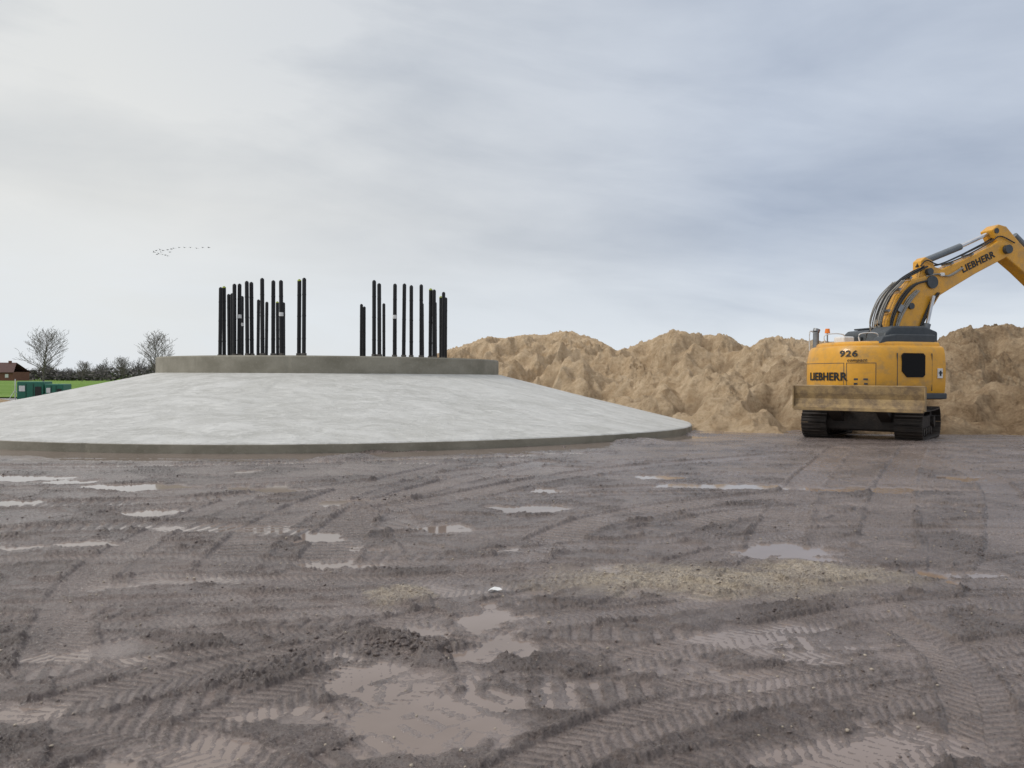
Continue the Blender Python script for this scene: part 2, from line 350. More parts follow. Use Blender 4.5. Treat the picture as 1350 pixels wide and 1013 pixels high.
bm=bmesh.new(); c=gp(653,778)
vs0=[(-.05,-.02,0),(-.02,-.03,.015),(.03,-.025,.005),(.06,-.01,.01),(.04,.025,.015),(.0,.03,.02),(-.03,.02,.008),(.0,0,.006)]
gz=float(ground(np.array([c[0]]),np.array([c[1]]))[0])+.006
vv_=[bm.verts.new((c[0]+a,c[1]+b_,gz+z_)) for a,b_,z_ in vs0]
for i in range(7): bm.faces.new((vv_[i],vv_[(i+1)%7],vv_[7]))
o=mk('plastic_scrap',bm,M_white); o['label']='crumpled white scrap of plastic on the gravel'; o['category']='litter'
# ---------------------------------------------------------------- foundation
M_con,nt,b,P=newmat('fresh_concrete')
tc=NN(nt,'ShaderNodeTexCoord'); so=tc.outputs['Object']
mp=NN(nt,'ShaderNodeMapping'); nt.links.new(so,mp.inputs[0]); mp.inputs['Scale'].default_value=(.6,1.1,1.2); mp.inputs['Rotation'].default_value=(0,0,.25)
mp2=NN(nt,'ShaderNodeMapping'); nt.links.new(so,mp2.inputs[0]); mp2.inputs['Scale'].default_value=(1.4,2.8,2.5); mp2.inputs['Rotation'].default_value=(0,0,-.4)
c1=noise(nt,mp.outputs[0],.9,10,.7,1.2); c2=noise(nt,so,6,10,.78,.4); c3=noise(nt,so,.22,3); c4=noise(nt,mp2.outputs[0],1.1,8,.68,1.8)
col=mixc(nt,mr(nt,c1,.38,.62),(.45,.445,.42),(.60,.595,.575))
col=mixc(nt,mr(nt,c4,.52,.64,0,.55),col,(.70,.695,.67))
col=mixc(nt,mr(nt,c4,.36,.46,.45,0),col,(.36,.355,.325))
col=mixc(nt,mr(nt,c2,.56,.70,0,.4),col,(.72,.71,.68)); col=mixc(nt,mr(nt,c2,.32,.43,.4,0),col,(.33,.32,.29))
col=mixc(nt,mr(nt,c3,.4,.7,0,.3),col,(.50,.495,.46))
nt.links.new(col,b.inputs['Base Color']); b.inputs['Roughness'].default_value=.68
bumps(nt,b,[(c1,.06),(c4,.045),(c2,.018)])
M_side,nt,b,P=newmat('formed_concrete')
tc=NN(nt,'ShaderNodeTexCoord'); so=tc.outputs['Object']
mp=NN(nt,'ShaderNodeMapping'); nt.links.new(so,mp.inputs[0]); mp.inputs['Scale'].default_value=(1.2,1.2,1.6)
c1=noise(nt,mp.outputs[0],1.0,8,.6); c2=noise(nt,so,12,6,.7)
col=mixc(nt,mr(nt,c1,.35,.65),(.185,.17,.13),(.275,.255,.205)); col=mixc(nt,mr(nt,c2,.55,.75,0,.5),col,(.36,.34,.29))
nt.links.new(col,b.inputs['Base Color']); b.inputs['Roughness'].default_value=.75; bumps(nt,b,[(c2,.012)])
fnd=empty('concrete_foundation',(FC[0],FC[1],0)); fnd['label']='round sloping grey concrete turbine foundation with raised ring'; fnd['category']='foundation'
ns=720; th=np.linspace(0,2*np.pi,ns+1)
prof=np.concatenate([np.linspace(5.9,6.6,5),np.linspace(6.75,RO-.06,90),[RO-.02,RO]])
Rr,Th=np.meshgrid(prof,th,indexing='ij'); X=Rr*np.cos(Th);Y=Rr*np.sin(Th)
frontness=np.clip((Y*-1)/RO,-1,1)
zrim=.19-.17*sst(.95,.1,frontness)*(X>0)-.02*sst(.95,.1,frontness)*(X<=0)
tt=np.clip((Rr-6.14)/(RO-6.14),0,1)
Z=1.69+(zrim-1.69)*tt-.02*np.sin(tt*np.pi)+.016*fbm((X+50).ravel(),(Y+50).ravel(),.6,3,3).reshape(X.shape)*np.sin(tt*np.pi)+.005*fbm((X+50).ravel(),(Y+50).ravel(),3,3,9).reshape(X.shape)
Z[-1]-=.02
o=gridmesh('slab_slope',X.ravel(),Y.ravel(),Z.ravel(),len(prof),ns+1,M_con); o.parent=fnd
zt=Z[-1]
jn=((np.arange(ns+1)%40)==0)*.012
Xs=np.stack([np.cos(th)*(RO),np.cos(th)*(RO+.01-jn),np.cos(th)*(RO+.01-jn)]);Ys=np.stack([np.sin(th)*RO,np.sin(th)*(RO+.01-jn),np.sin(th)*(RO+.01-jn)]);Zs=np.stack([zt,zt-.012,zt*0-.9])
o=gridmesh('slab_rim',Xs.ravel(),Ys.ravel(),Zs.ravel(),3,ns+1,M_side,smooth=False); o.parent=fnd
def lathe(name,pr,m,parent,seg=256):
    pr=np.array(pr); t2=np.linspace(0,2*np.pi,seg+1); Rr,T2=np.meshgrid(pr[:,0],t2,indexing='ij'); Zz=np.repeat(pr[:,1][:,None],seg+1,1)
    j=(np.mod(np.arange(seg+1),32)==0)
    Rr=Rr-np.where((pr[:,0]>RP-.06)[:,None]&j[None,:],.01,0)
    o=gridmesh(name,(Rr*np.cos(T2)).ravel(),(Rr*np.sin(T2)).ravel(),Zz.ravel(),len(pr),seg+1,m,smooth=False); o.parent=parent; return o
lathe('pedestal',[(RP,1.5),(RP,2.17),(RP-.03,2.21),(.02,2.21)],M_side,fnd,seg=384)
# ---------------------------------------------------------------- anchor bolts
root0=empty('anchor_bolt'); parts0=[]
bm=bmesh.new(); cyl(bm,(0,0,.0),(0,0,2.36),.064,seg=14)
for z in (.55,1.25,1.9): cyl(bm,(0,0,z),(0,0,z+.04),.068,seg=14)
parts0.append(mk('sleeve',bm,M_sleeve,root0))
bm=bmesh.new(); cyl(bm,(0,0,0),(0,0,.05),.12,seg=16); cyl(bm,(0,0,.05),(0,0,.12),.09,seg=6); parts0.append(mk('nut',bm,M_rust,root0))
bm=bmesh.new(); cyl(bm,(0,0,2.36),(0,0,2.41),.066,.055,seg=14); cyl(bm,(0,0,2.41),(0,0,2.43),.03,seg=8); parts0.append(mk('end_cap',bm,M_sleeve,root0))
bm=bmesh.new(); bmesh.ops.create_cone(bm,cap_ends=False,segments=14,radius1=.072,radius2=.072,depth=.12,matrix=Matrix.Translation((0,0,1.35))); tagme=mk('tag',bm,M_white,root0)
bm=bmesh.new(); cyl(bm,(0,0,2.36),(0,0,2.40),.066,.055,seg=14); cyl(bm,(0,0,2.40),(0,0,2.42),.03,seg=8); ycap=mk('end_cap',bm,M_capy)
frontl=[290,295.5,309,315,326,332,346,360,371,394,400.5,493,500,520,532,542,555,567,572,584]
backl=[302,306,319,340,351,366,374,476,480,506,521,557,574,581,587]
tags={315,371,520,319}
first=True; cnt=0
for lst,sgn in ((frontl,-1),(backl,1)):
    for i,px in enumerate(lst):
        d=math.atan((px-675)/F)-AZ; rb=RB if i%2==0 else RB-.16
        if abs(D*math.sin(d))>rb-.01: rb=RB
        q=rb*rb-(D*math.sin(d))**2; q=math.sqrt(max(q,0)); dist=D*math.cos(d)+sgn*q
        loc=(dist*math.sin(AZ+d),dist*math.cos(AZ+d),2.208)
        yc=(cnt%8==1); cnt+=1
        if first: r=root0; first=False
        else:
            r=root0.copy(); link(r)
            for p_ in parts0:
                if p_.name.startswith('end_cap') and yc: q_=ycap.copy()
                else: q_=p_.copy()
                q_.parent=r; link(q_)
            if px in tags: q_=tagme.copy(); q_.parent=r; link(q_)
        r.location=loc; r.rotation_euler=(R(random.uniform(-.5,.5)),R(random.uniform(-.6,.6)),random.random()*6)
        r.scale=(1,1,random.uniform(.98,1.04)+(.03 if sgn<0 else 0))
        r['label']='tall black-sleeved steel anchor bolt on the concrete ring'; r['category']='anchor bolt'; r['group']='anchor bolts standing on the foundation ring'
bpy.data.objects.remove(ycap); bpy.data.objects.remove(tagme)
# ---------------------------------------------------------------- sand pile
M_sand,nt,b,P=newmat('sand')
s1=noise(nt,P,.5,8,.65,.6); s2=noise(nt,P,2.2,10,.75,.3); s3=noise(nt,P,11,8,.8)
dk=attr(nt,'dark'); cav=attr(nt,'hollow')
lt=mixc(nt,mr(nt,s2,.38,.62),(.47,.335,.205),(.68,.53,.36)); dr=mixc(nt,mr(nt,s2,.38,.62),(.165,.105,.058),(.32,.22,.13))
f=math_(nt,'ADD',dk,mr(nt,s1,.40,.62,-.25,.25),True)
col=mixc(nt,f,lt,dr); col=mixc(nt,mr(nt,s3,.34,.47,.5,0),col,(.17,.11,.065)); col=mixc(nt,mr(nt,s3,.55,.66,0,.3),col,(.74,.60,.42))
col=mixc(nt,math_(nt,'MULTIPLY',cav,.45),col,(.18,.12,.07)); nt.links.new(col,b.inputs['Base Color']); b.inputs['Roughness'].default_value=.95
b.inputs['Specular IOR Level'].default_value=.15
bumps(nt,b,[(s2,.16),(s3,.08)])
CR=[(470,490,54,37),(530,482,54,36),(575,470,53,35),(592,463,52.5,34),(612,455,52,33),(640,447,51.5,32),(665,446,51,31.5),(690,441,50.5,31),(720,443,50,30.5),(745,437,49,30),(775,444,48,29.5),(797,456,47,29),(812,466,46,28.6),(835,460,45.5,28.2),(852,452,45,27.8),(870,443,44.5,27.4),(887,438,44,27),(915,444,43,26.4),(935,441,42,25.8),(958,446,41,25.2),(975,457,40,24.8),(990,462,39,24.5),(1008,449,38,24.2),(1030,447,37,24),(1060,450,36,24),(1100,452,35.5,24),(1150,450,35,24),(1200,452,35,24),(1235,452,34.5,24),(1252,441,34,24),(1275,434,34,24),(1300,431,34,24),(1325,428,34,23.9),(1345,434,34,23.8),(1400,428,34,23.8),(1480,440,34,23.8),(1600,450,34,23.8),(1700,490,34,24.2)]
CR=np.array(CR,float); nu=1300; uu=np.linspace(CR[0,0],CR[-1,0],nu)
yc=np.interp(uu,CR[:,0],CR[:,1]); dc=np.interp(uu,CR[:,0],CR[:,2]); df=np.interp(uu,CR[:,0],CR[:,3])
kk=np.ones(25)/25
dc=np.convolve(np.pad(dc,12,'edge'),kk,'valid'); df=np.convolve(np.pad(df,12,'edge'),kk,'valid')
cx=(uu-675)/F; zc=EYE+(hor(uu)-yc)*dc/F-.02
vv=np.concatenate([np.linspace(0,1,300),np.linspace(1,2,40)[1:]])
V,U=np.meshgrid(vv,np.arange(nu),indexing='ij')
DC=dc[U];DF=df[U];CX=cx[U]; ZC=zc[U]
yy=np.where(V<=1,DF+(DC-DF)*V,DC+(V-1)*7)
xx=CX*np.where(V<=1,DF+(DC-DF)*V,DC+(V-1)*6)
fr_=lambda f_,o_,s_,g_=.5,sx=1,sy=1: fbm(xx.ravel()*sx,yy.ravel()*sy,f_,o_,s_,g_).reshape(xx.shape)
w1=fr_(.22,3,201); w2=fr_(.5,3,207)
Vc=np.clip(V,0,1)
prf=np.where(V<=1,np.clip(Vc+(.50*w1+.25*w2)*np.sin(np.pi*Vc),0,None),1-(V-1)**1.3)
lim=EYE+ (ZC-EYE)*np.where(V<=1,(DF+(DC-DF)*Vc)/DC,1)
zz=-.45+(ZC+.45)*prf
rid=1-np.abs(fr_(.36,3,221,.45))*2.4
rid2=1-np.abs(fr_(1.3,5,225,.6))*2.2
det=fr_(2.2,5,241,.62)
patch=sst(-.1,.25,fr_(.5,2,291))
ce=np.clip(np.abs(V-1)/.12,0,1)
env=np.sin(np.pi*np.clip(V/2,0,1))**.35
rel=1.0*(rid-.55)*ce+(.30*(rid2-.45)*(.25+.75*ce)+.24*det*(.5+.5*ce))*(.3+.7*patch)+.05*fr_(8,3,261,.6)
zz+=env*rel
zz=np.where(V<1,np.minimum(zz,lim+.10+.25*det),zz)
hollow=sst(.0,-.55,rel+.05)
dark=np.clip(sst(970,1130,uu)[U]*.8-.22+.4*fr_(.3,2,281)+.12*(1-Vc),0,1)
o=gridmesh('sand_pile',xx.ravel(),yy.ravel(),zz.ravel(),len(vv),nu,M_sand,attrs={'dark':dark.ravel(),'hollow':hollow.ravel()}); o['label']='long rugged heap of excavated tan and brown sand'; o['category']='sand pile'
bxv=np.linspace(-1,1,60); BX,BY=np.meshgrid(bxv,bxv,indexing='ij'); X=-33+BX*5;Y=44+BY*3
Z=-.3+.72*np.clip(1-BX**2-BY**2,0,1)**.7+.1*fbm(X.ravel(),Y.ravel(),1.2,4,301).reshape(X.shape)
o=gridmesh('soil_heap',X.ravel(),Y.ravel(),Z.ravel(),60,60,M_sand,attrs={'dark':np.full(3600,.5)}); o['label']='low heap of brown soil beside the foundation'; o['category']='soil heap'
# ---------------------------------------------------------------- excavator
EX=(10.56,22.5,-.08); UA=R(90-76); GA=R(90-36)
ex=empty('excavator',EX); ex.scale=(1.03,1.03,1.03)
ex['label']='yellow compact crawler excavator with muddy dozer blade, boom raised'; ex['category']='excavator'
fp=[(1.05,-1.5),(-.35,-1.5),(-.95,-1.4),(-1.42,-1.08),(-1.66,-.62),(-1.70,.0),(-1.66,.62),(-1.42,1.08),(-.95,1.4),(-.35,1.5),(1.05,1.5)]
def rnd(P_,it=2):
    for _ in range(it):
        Q=[P_[0]]
        for i in range(1,len(P_)-1):
            a,b2,c=P_[i-1],P_[i],P_[i+1]
            Q.append((b2[0]*.78+a[0]*.22,b2[1]*.78+a[1]*.22)); Q.append((b2[0]*.78+c[0]*.22,b2[1]*.78+c[1]*.22))
        Q.append(P_[-1]); P_=Q
    return P_
fps=[fp[0]]+rnd(fp[1:-1],2)+[fp[-1]]
def loft(lev):
    bm=bmesh.new()
    rings=[[bm.verts.new((x*k if x<0 else x,y*k,z)) for x,y in fps] for z,k in lev]
    for a,c in zip(rings,rings[1:]):
        for i in range(len(fps)): bm.faces.new((a[i],a[(i+1)%len(fps)],c[(i+1)%len(fps)],c[i]))
    bm.faces.new(rings[0]); bm.faces.new(rings[-1]); return bm
body=mk('engine_housing',loft([(1.08,.90),(1.14,.955),(1.30,.985),(1.5,1.0),(2.10,1.0),(2.30,.98),(2.42,.965),(2.49,.94),(2.53,.89)]),M_yel,ex,rz=UA,smooth=True)
body.data.set_sharp_from_angle(angle=R(32))
tp=mk('engine_cover',loft([(2.50,.86),(2.58,.855),(2.63,.83),(2.65,.78)]),M_yel,body,smooth=True); tp.data.set_sharp_from_angle(angle=R(32))
fpv=[Vector((x,y,0)) for x,y in reversed(fps)]
cum=[0]
for a,c in zip(fpv,fpv[1:]): cum.append(cum[-1]+(c-a).length)
mid=cum[-1]/2
def wrap(s0,z0,off=.018):
    def f(co):
        s=mid+s0+co.x; i=0
        while i<len(cum)-2 and cum[i+1]<s: i+=1
        d=(fpv[i+1]-fpv[i]).normalized(); p=fpv[i]+d*(s-cum[i]); n=Vector((d.y,-d.x,0))
        if n.dot(p)<0: n=-n
        z=z0+co.y; k=np.interp(z,[1.14,1.3,1.5,2.1,2.3,2.42,2.49],[.955,.985,1,1,.98,.965,.94]); p=Vector((p.x*k,p.y*k,0))
        return p+n*(off+co.z)+Vector((0,0,z))
    return f
def outline(name,s0,s1,z0,z1,m,th=.014):
    bm=bmesh.new(); f=wrap(0,0,.005); n=20; pts=[(s0+(s1-s0)*i/n,z0) for i in range(n)]+[(s1,z0+(z1-z0)*i/6) for i in range(6)]+[(s1-(s1-s0)*i/n,z1) for i in range(n)]+[(s0,z1-(z1-z0)*i/6) for i in range(6)]
    cs_,cz_=(s0+s1)/2,(z0+z1)/2; A=[];B=[]
    for s,z in pts:
        A.append(bm.verts.new(f(Vector((s,z,0))))); 
        s2=s+(th if s<=s0+1e-6 else -th if s>=s1-1e-6 else 0); z2=z+(th if z<=z0+1e-6 else -th if z>=z1-1e-6 else 0)
        B.append(bm.verts.new(f(Vector((s2,z2,0)))))
    N=len(pts)
    for i in range(N): bm.faces.new((A[i],A[(i+1)%N],B[(i+1)%N],B[i]))
    return mk(name,bm,m,body)
outline('rear_panel_seam',-.95,.82,1.32,2.06,M_dgrey)
outline('corner_panel_seam',.88,1.62,1.32,2.06,M_dgrey)
ys_=-1.497
def sidebox(name,x0,x1,z0,z1,m,th=.02,y=ys_,bev=.03):
    bm=bmesh.new(); box(bm,((x0+x1)/2,y-th/2,(z0+z1)/2),(x1-x0,th+.06,z1-z0)); return mk(name,bm,m,body,bevel=bev)
def cut(x0,x1,z0,z1,c): return [(x0,z0+c),(x0+c,z0),(x1-c*.4,z0),(x1,z0+c*.4),(x1,z1-c*.4),(x1-c*.4,z1),(x0+c*.4,z1),(x0,z1-c*.4)]
bm=bmesh.new(); prism(bm,cut(-.34,.38,1.68,2.32,.16),-1.525,-1.44); grl=mk('vent_grille',bm,M_grille,body)
sidebox('lower_sill',-.3,1.06,1.10,1.26,M_dgrey,.03)
sidebox('warning_sign',.78,.93,1.66,1.92,M_white,.008,bev=.005)
bm=bmesh.new(); box(bm,(.855,-1.54,1.79),(.05,.006,.14)); box(bm,(.855,-1.5445,1.80),(.11,.006,.03)); mk('warning_symbol',bm,M_ink,body)
for c_,s_ in (((-.46,-1.476,1.82),(.012,.03,1.0)),((.62,-1.485,1.82),(.012,.03,1.0))):
    bm=bmesh.new(); box(bm,c_,s_); mk('panel_seam',bm,M_dgrey,body)
for zz_ in (1.50,1.62):
    bm=bmesh.new(); box(bm,(0,0,0),(.34,.05,.012))
    for v in bm.verts: v.co=wrap(1.25,zz_,.006)(v.co.copy())
    mk('vent_slot',bm,M_dgrey,body)
text('maker_lettering','LIEBHERR',.30,M_ink,body,off=.028,sx=1.05,fn=wrap(.19,1.68))
text('model_number','926',.23,M_ink,body,off=.018,sx=1.35,fn=wrap(.92,2.30),space=1.1)
text('model_lettering','compact',.12,M_ink,body,off=.004,sx=1.1,shear=.3,fn=wrap(1.14,2.13))
bm=bmesh.new(); box(bm,(-1.2,1.22,1.3),(.3,.3,.12)); mk('tail_lamp',bm,M_orange,body,bevel=.02)
bm=bmesh.new(); prism(bm,[(-.40,2.58),(-.30,2.90),(-.08,3.08),(.95,3.10),(1.4,2.95),(1.4,2.58)],-.85,-.1); mk('engine_hood',bm,M_dgrey,body,bevel=.05)
bm=bmesh.new(); prism(bm,[(-.80,2.58),(-.66,2.76),(-.25,2.84),(1.0,2.84),(1.0,2.58)],-1.2,-.86); mk('deck_cover',bm,M_dgrey,body,bevel=.03)
bm=bmesh.new(); cyl(bm,(-1.15,1.0,2.45),(-1.15,1.0,3.0),.085,seg=16); cyl(bm,(-1.15,1.0,3.0),(-1.12,1.0,3.08),.1,.1,seg=16); mk('exhaust_pipe',bm,M_steel,body)
for P_ in ([(-1.2,.5,2.6),(-1.2,.5,2.88),(-.6,.5,2.90),(-.6,.5,2.6)],[(-1.0,-.7,2.6),(-1.0,-.7,2.85),(-.5,-.75,2.87),(-.5,-.75,2.6)],[(-1.22,1.2,2.45),(-1.22,1.2,3.0),(-1.1,1.2,3.0)]):
    bm=bmesh.new(); tube(bm,crom(P_,5),.016); mk('handrail',bm,M_white,body)
bm=bmesh.new(); box(bm,(-.85,.15,2.72),(.35,.45,.2)); mk('rear_camera_box',bm,M_white,body,bevel=.04)
bm=bmesh.new(); cyl(bm,(-.95,.75,2.6),(-.95,.75,2.95),.02,seg=8); mk('beacon_post',bm,M_steel,body)
bm=bmesh.new(); cyl(bm,(-.95,.75,2.95),(-.95,.75,3.08),.075,.06,seg=16); mk('warning_beacon',bm,M_orange,body)
bm=bmesh.new(); prism(bm,[(.05,1.2),(.0,2.0),(.12,2.95),(.25,3.06),(1.5,3.08),(1.72,2.98),(2.05,1.9),(1.95,1.2)],.45,1.45); cab=mk('cab',bm,M_dgrey,ex,bevel=.05,rz=UA)
bm=bmesh.new(); prism(bm,[(.28,1.9),(.3,2.88),(1.5,2.88),(1.82,1.9)],.425,.445); mk('window',bm,M_glass,cab)
bm=bmesh.new(); box(bm,(.035,.95,2.5),(.03,.75,.7),Matrix.Rotation(R(7),4,'Y')); mk('window',bm,M_glass,cab)
bm=bmesh.new(); box(bm,(.85,.95,3.11),(.9,.8,.05)); mk('roof_hatch',bm,M_dgrey,cab,bevel=.02)
# boom
bm=bmesh.new(); prism(bm,[(.36,2.0),(.18,2.7),(.30,3.3),(.62,3.98),(1.02,4.44),(1.62,4.62),(1.98,4.42),(2.06,4.12),(1.80,3.74),(1.42,3.2),(1.28,2.7),(1.25,2.0)],-.27,.31)
boom=mk('boom',bm,M_yel,ex,bevel=.03,rz=UA)
bm=bmesh.new(); prism(bm,[(1.30,4.30),(1.40,4.76),(1.72,4.90),(2.12,4.80),(3.05,5.18),(3.85,5.56),(4.1,5.72),(4.35,5.70),(4.55,5.50),(4.35,5.22),(3.3,4.72),(2.45,4.26),(1.98,4.0),(1.55,4.08)],-.21,.25)
mk('upper_boom_section',bm,M_yel,boom,bevel=.03)
for c_,r_ in (((1.70,4.40),.18),((4.36,5.46),.13),((1.62,4.70),.10),((1.0,3.7),.09)):
    bm=bmesh.new(); cyl(bm,(c_[0],-.33,c_[1]),(c_[0],.37,c_[1]),r_,seg=20); mk('boom_pin',bm,M_dgrey,boom)
bm=bmesh.new(); cyl(bm,(1.65,.02,5.02),(2.95,.02,5.52),.10,seg=16); mk('hydraulic_cylinder',bm,M_cylg,boom)
bm=bmesh.new(); cyl(bm,(2.95,.02,5.52),(4.0,.02,5.97),.06,seg=12); mk('piston_rod',bm,M_chrome,boom)
for yy_ in (-.37,.41):
    bm=bmesh.new(); cyl(bm,(1.22,yy_,2.3),(1.48,yy_,3.2),.095,seg=16); mk('hydraulic_cylinder',bm,M_cylg,boom)
    bm=bmesh.new(); cyl(bm,(1.48,yy_,3.2),(1.68,yy_,4.0),.05,seg=12); mk('piston_rod',bm,M_chrome,boom)
bm=bmesh.new(); prism(bm,[(1.45,4.6),(1.45,5.02),(1.6,5.14),(1.85,5.04),(2.0,4.74)],-.14,.18); mk('boom_bracket',bm,M_yel,boom,bevel=.02)
bm=bmesh.new(); prism(bm,[(.22,2.6),(.12,3.0),(.32,3.15),(.5,3.0),(.5,2.6)],-.36,-.28); mk('valve_block',bm,M_dgrey,boom,bevel=.02)
bm=bmesh.new(); box(bm,(.62,-.31,3.62),(.22,.08,.14),Matrix.Rotation(R(-60),4,'Y')); mk('hose_manifold',bm,M_steel,boom,bevel=.01)
def hoses(cl,m,n,sp=.12,w=.2):
    bm=bmesh.new()
    for i in range(n):
        j=lambda a:random.uniform(-a,a)
        dy=j(w); dx=j(sp)
        tube(bm,crom([(x+dx*(k>0)+j(.02),y+dy,z+j(.02)) for k,(x,y,z) in enumerate(cl)],7),random.choice((.014,.018,.022)),6)
    return mk('hydraulic_hoses',bm,m,boom,smooth=True)
hoses([(.15,-.12,2.7),(.06,-.1,3.3),(.34,-.12,3.98),(.77,-.12,4.44),(1.25,-.12,4.70),(1.5,-.22,4.85)],M_black,5,.05)
hoses([(.30,-.30,2.75),(.40,-.32,3.35),(.70,-.32,3.92),(1.10,-.32,4.28),(1.6,-.29,4.45)],M_black,4,.06,.02)
hoses([(.15,-.05,2.7),(.0,-.05,3.2),(.28,-.05,3.92),(.74,-.1,4.42)],M_hose,9,.08)
hoses([(.45,-.30,2.75),(.58,-.31,3.3),(.88,-.31,3.82),(1.2,-.30,4.15)],M_hose,6,.09,.02)
hoses([(1.4,-.1,4.85),(1.6,-.1,5.03),(2.0,-.15,4.93),(2.8,-.15,5.20),(3.7,-.15,5.62),(4.1,-.15,5.82),(4.6,-.15,5.66)],M_black,4,.04)
hoses([(1.2,-.30,2.9),(1.40,-.31,3.3),(1.66,-.30,3.8),(1.92,-.29,4.12)],M_black,3,.05,.02)
hoses([(1.5,-.25,4.58),(1.9,-.24,4.64),(2.3,-.235,4.62),(2.8,-.23,4.86)],M_hose,3,.04,.01)
for x,z in ((.28,3.55),(.64,4.16),(1.0,4.5),(2.4,4.97),(3.1,5.26)):
    bm=bmesh.new(); box(bm,(x,-.1,z),(.08,.38,.05),Matrix.Rotation(R(-50 if x<2 else -25),4,'Y')); mk('hose_clamp',bm,M_steel,boom)
bm=bmesh.new(); box(bm,(2.08,-.25,4.64),(.13,.08,.1)); mk('work_lamp',bm,M_white,boom,bevel=.02)
ang=math.atan2(.41,.9)
mt=Matrix(((math.cos(ang),-math.sin(ang),0,3.36),(0,0,-1,-.218),(math.sin(ang),math.cos(ang),0,5.05),(0,0,0,1)))
text('maker_lettering','LIEBHERR',.27,M_ink,boom,mt,off=.03,sx=1.02)
bm=bmesh.new(); prism(bm,[(3.86,6.02),(4.1,6.20),(4.38,6.15),(4.85,5.72),(6.3,4.55),(8.1,2.85),(8.05,2.55),(7.75,2.5),(6.2,3.95),(4.95,4.87),(4.35,5.26),(4.1,5.6)],-.20,.24); arm=mk('dipper_arm',bm,M_yel,ex,bevel=.03,rz=UA)
bm=bmesh.new(); cyl(bm,(4.9,.02,5.95),(6.4,.02,4.8),.09,seg=16); mk('hydraulic_cylinder',bm,M_cylg,arm)
bm=bmesh.new(); cyl(bm,(6.4,.02,4.8),(7.9,.02,3.35),.05,seg=12); mk('piston_rod',bm,M_chrome,arm)
bm=bmesh.new(); cyl(bm,(4.02,-.22,6.0),(4.02,.26,6.0),.08,seg=14); mk('arm_pin',bm,M_dgrey,arm)
bm=bmesh.new(); prism(bm,[(7.75,2.65),(8.1,2.7),(8.4,2.2),(8.5,1.4),(8.2,.7),(7.5,.35),(6.9,.45),(7.4,.65),(7.9,1.0),(8.05,1.6),(7.8,2.1)],-.6,.64); buck=mk('bucket',bm,M_blade,ex,rz=UA,bevel=.02)
# undercarriage
bm=bmesh.new(); box(bm,(0,0,.56),(2.7,1.9,.60)); cyl(bm,(0,0,.85),(0,0,1.12),.85,seg=40)
for s_ in (-1,1): box(bm,(s_*1.0,0,.42),(.5,2.3,.4))
mk('undercarriage_frame',bm,M_track,ex,bevel=.02,rz=GA)
def track(yc,nm='crawler_track'):
    bm=bmesh.new(); Lh=1.32; r=.38; per=4*Lh+2*math.pi*r; nsh=44; zc_=.42
    for i in range(nsh):
        s=per*i/nsh
        if s<2*Lh: p=(-Lh+s,zc_-r); a=0
        elif s<2*Lh+math.pi*r: q=(s-2*Lh)/r; p=(Lh+r*math.sin(q),zc_-r*math.cos(q)); a=q
        elif s<4*Lh+math.pi*r: p=(Lh-(s-2*Lh-math.pi*r),zc_+r-.02*math.sin((s-2*Lh-math.pi*r)/(2*Lh)*math.pi)); a=math.pi
        else: q=math.pi+(s-4*Lh-math.pi*r)/r; p=(-Lh+r*math.sin(q),zc_-r*math.cos(q)); a=q
        rt=Matrix.Rotation(-a,4,'Y'); c=Vector((p[0],yc,p[1]))
        box(bm,c,(per/nsh*.93,.66,.035),rt)
        for k in (-.05,.05): box(bm,c+rt@Vector((k,0,-.03)),(.018,.66,.045),rt)
        box(bm,c+rt@Vector((0,0,.05)),(.11,.16,.07),rt)
    t=mk(nm,bm,M_track,ex,rz=GA)
    bm=bmesh.new(); box(bm,(0,yc,.44),(2.3,.26,.34)); mk('track_frame',bm,M_track,t,bevel=.02)
    for xx_,nm2 in ((-Lh,'sprocket'),(Lh,'idler_wheel')):
        bm=bmesh.new(); cyl(bm,(xx_,yc-.12,.42),(xx_,yc+.12,.42),.30,seg=24); cyl(bm,(xx_,yc-.22,.42),(xx_,yc+.22,.42),.16,seg=16); mk(nm2,bm,M_track,t,bevel=.01)
    for k in range(5):
        bm=bmesh.new(); cyl(bm,(-.85+.42*k,yc-.2,.2),(-.85+.42*k,yc+.2,.2),.11,seg=14); mk('track_roller',bm,M_track,t)
track(1.17); track(-1.17)
bm=bmesh.new(); cs=[(-2.08,1.46),(-2.20,1.44),(-2.17,1.24),(-2.12,1.10),(-2.16,.95),(-2.26,.80),(-2.20,.78),(-2.07,.95),(-2.03,1.10),(-2.07,1.24)]
prism(bm,cs,-1.60,1.56); bl=mk('dozer_blade',bm,M_blade,ex,rz=GA)
for s_ in (-1.615,1.575):
    bm=bmesh.new(); box(bm,(-2.13,s_,1.13),(.22,.028,.62)); mk('end_plate',bm,M_blade,bl)
bm=bmesh.new(); box(bm,(-2.26,-0.02,.83),(.025,3.14,.08)); mk('cutting_edge',bm,M_blade,bl)
for yy_ in (-.6,.6):
    bm=bmesh.new(); prism(bm,[(-2.05,.75),(-2.05,1.15),(-.9,.72),(-.9,.30)],yy_-.14,yy_+.14); mk('blade_arm',bm,M_track,bl,bevel=.01)
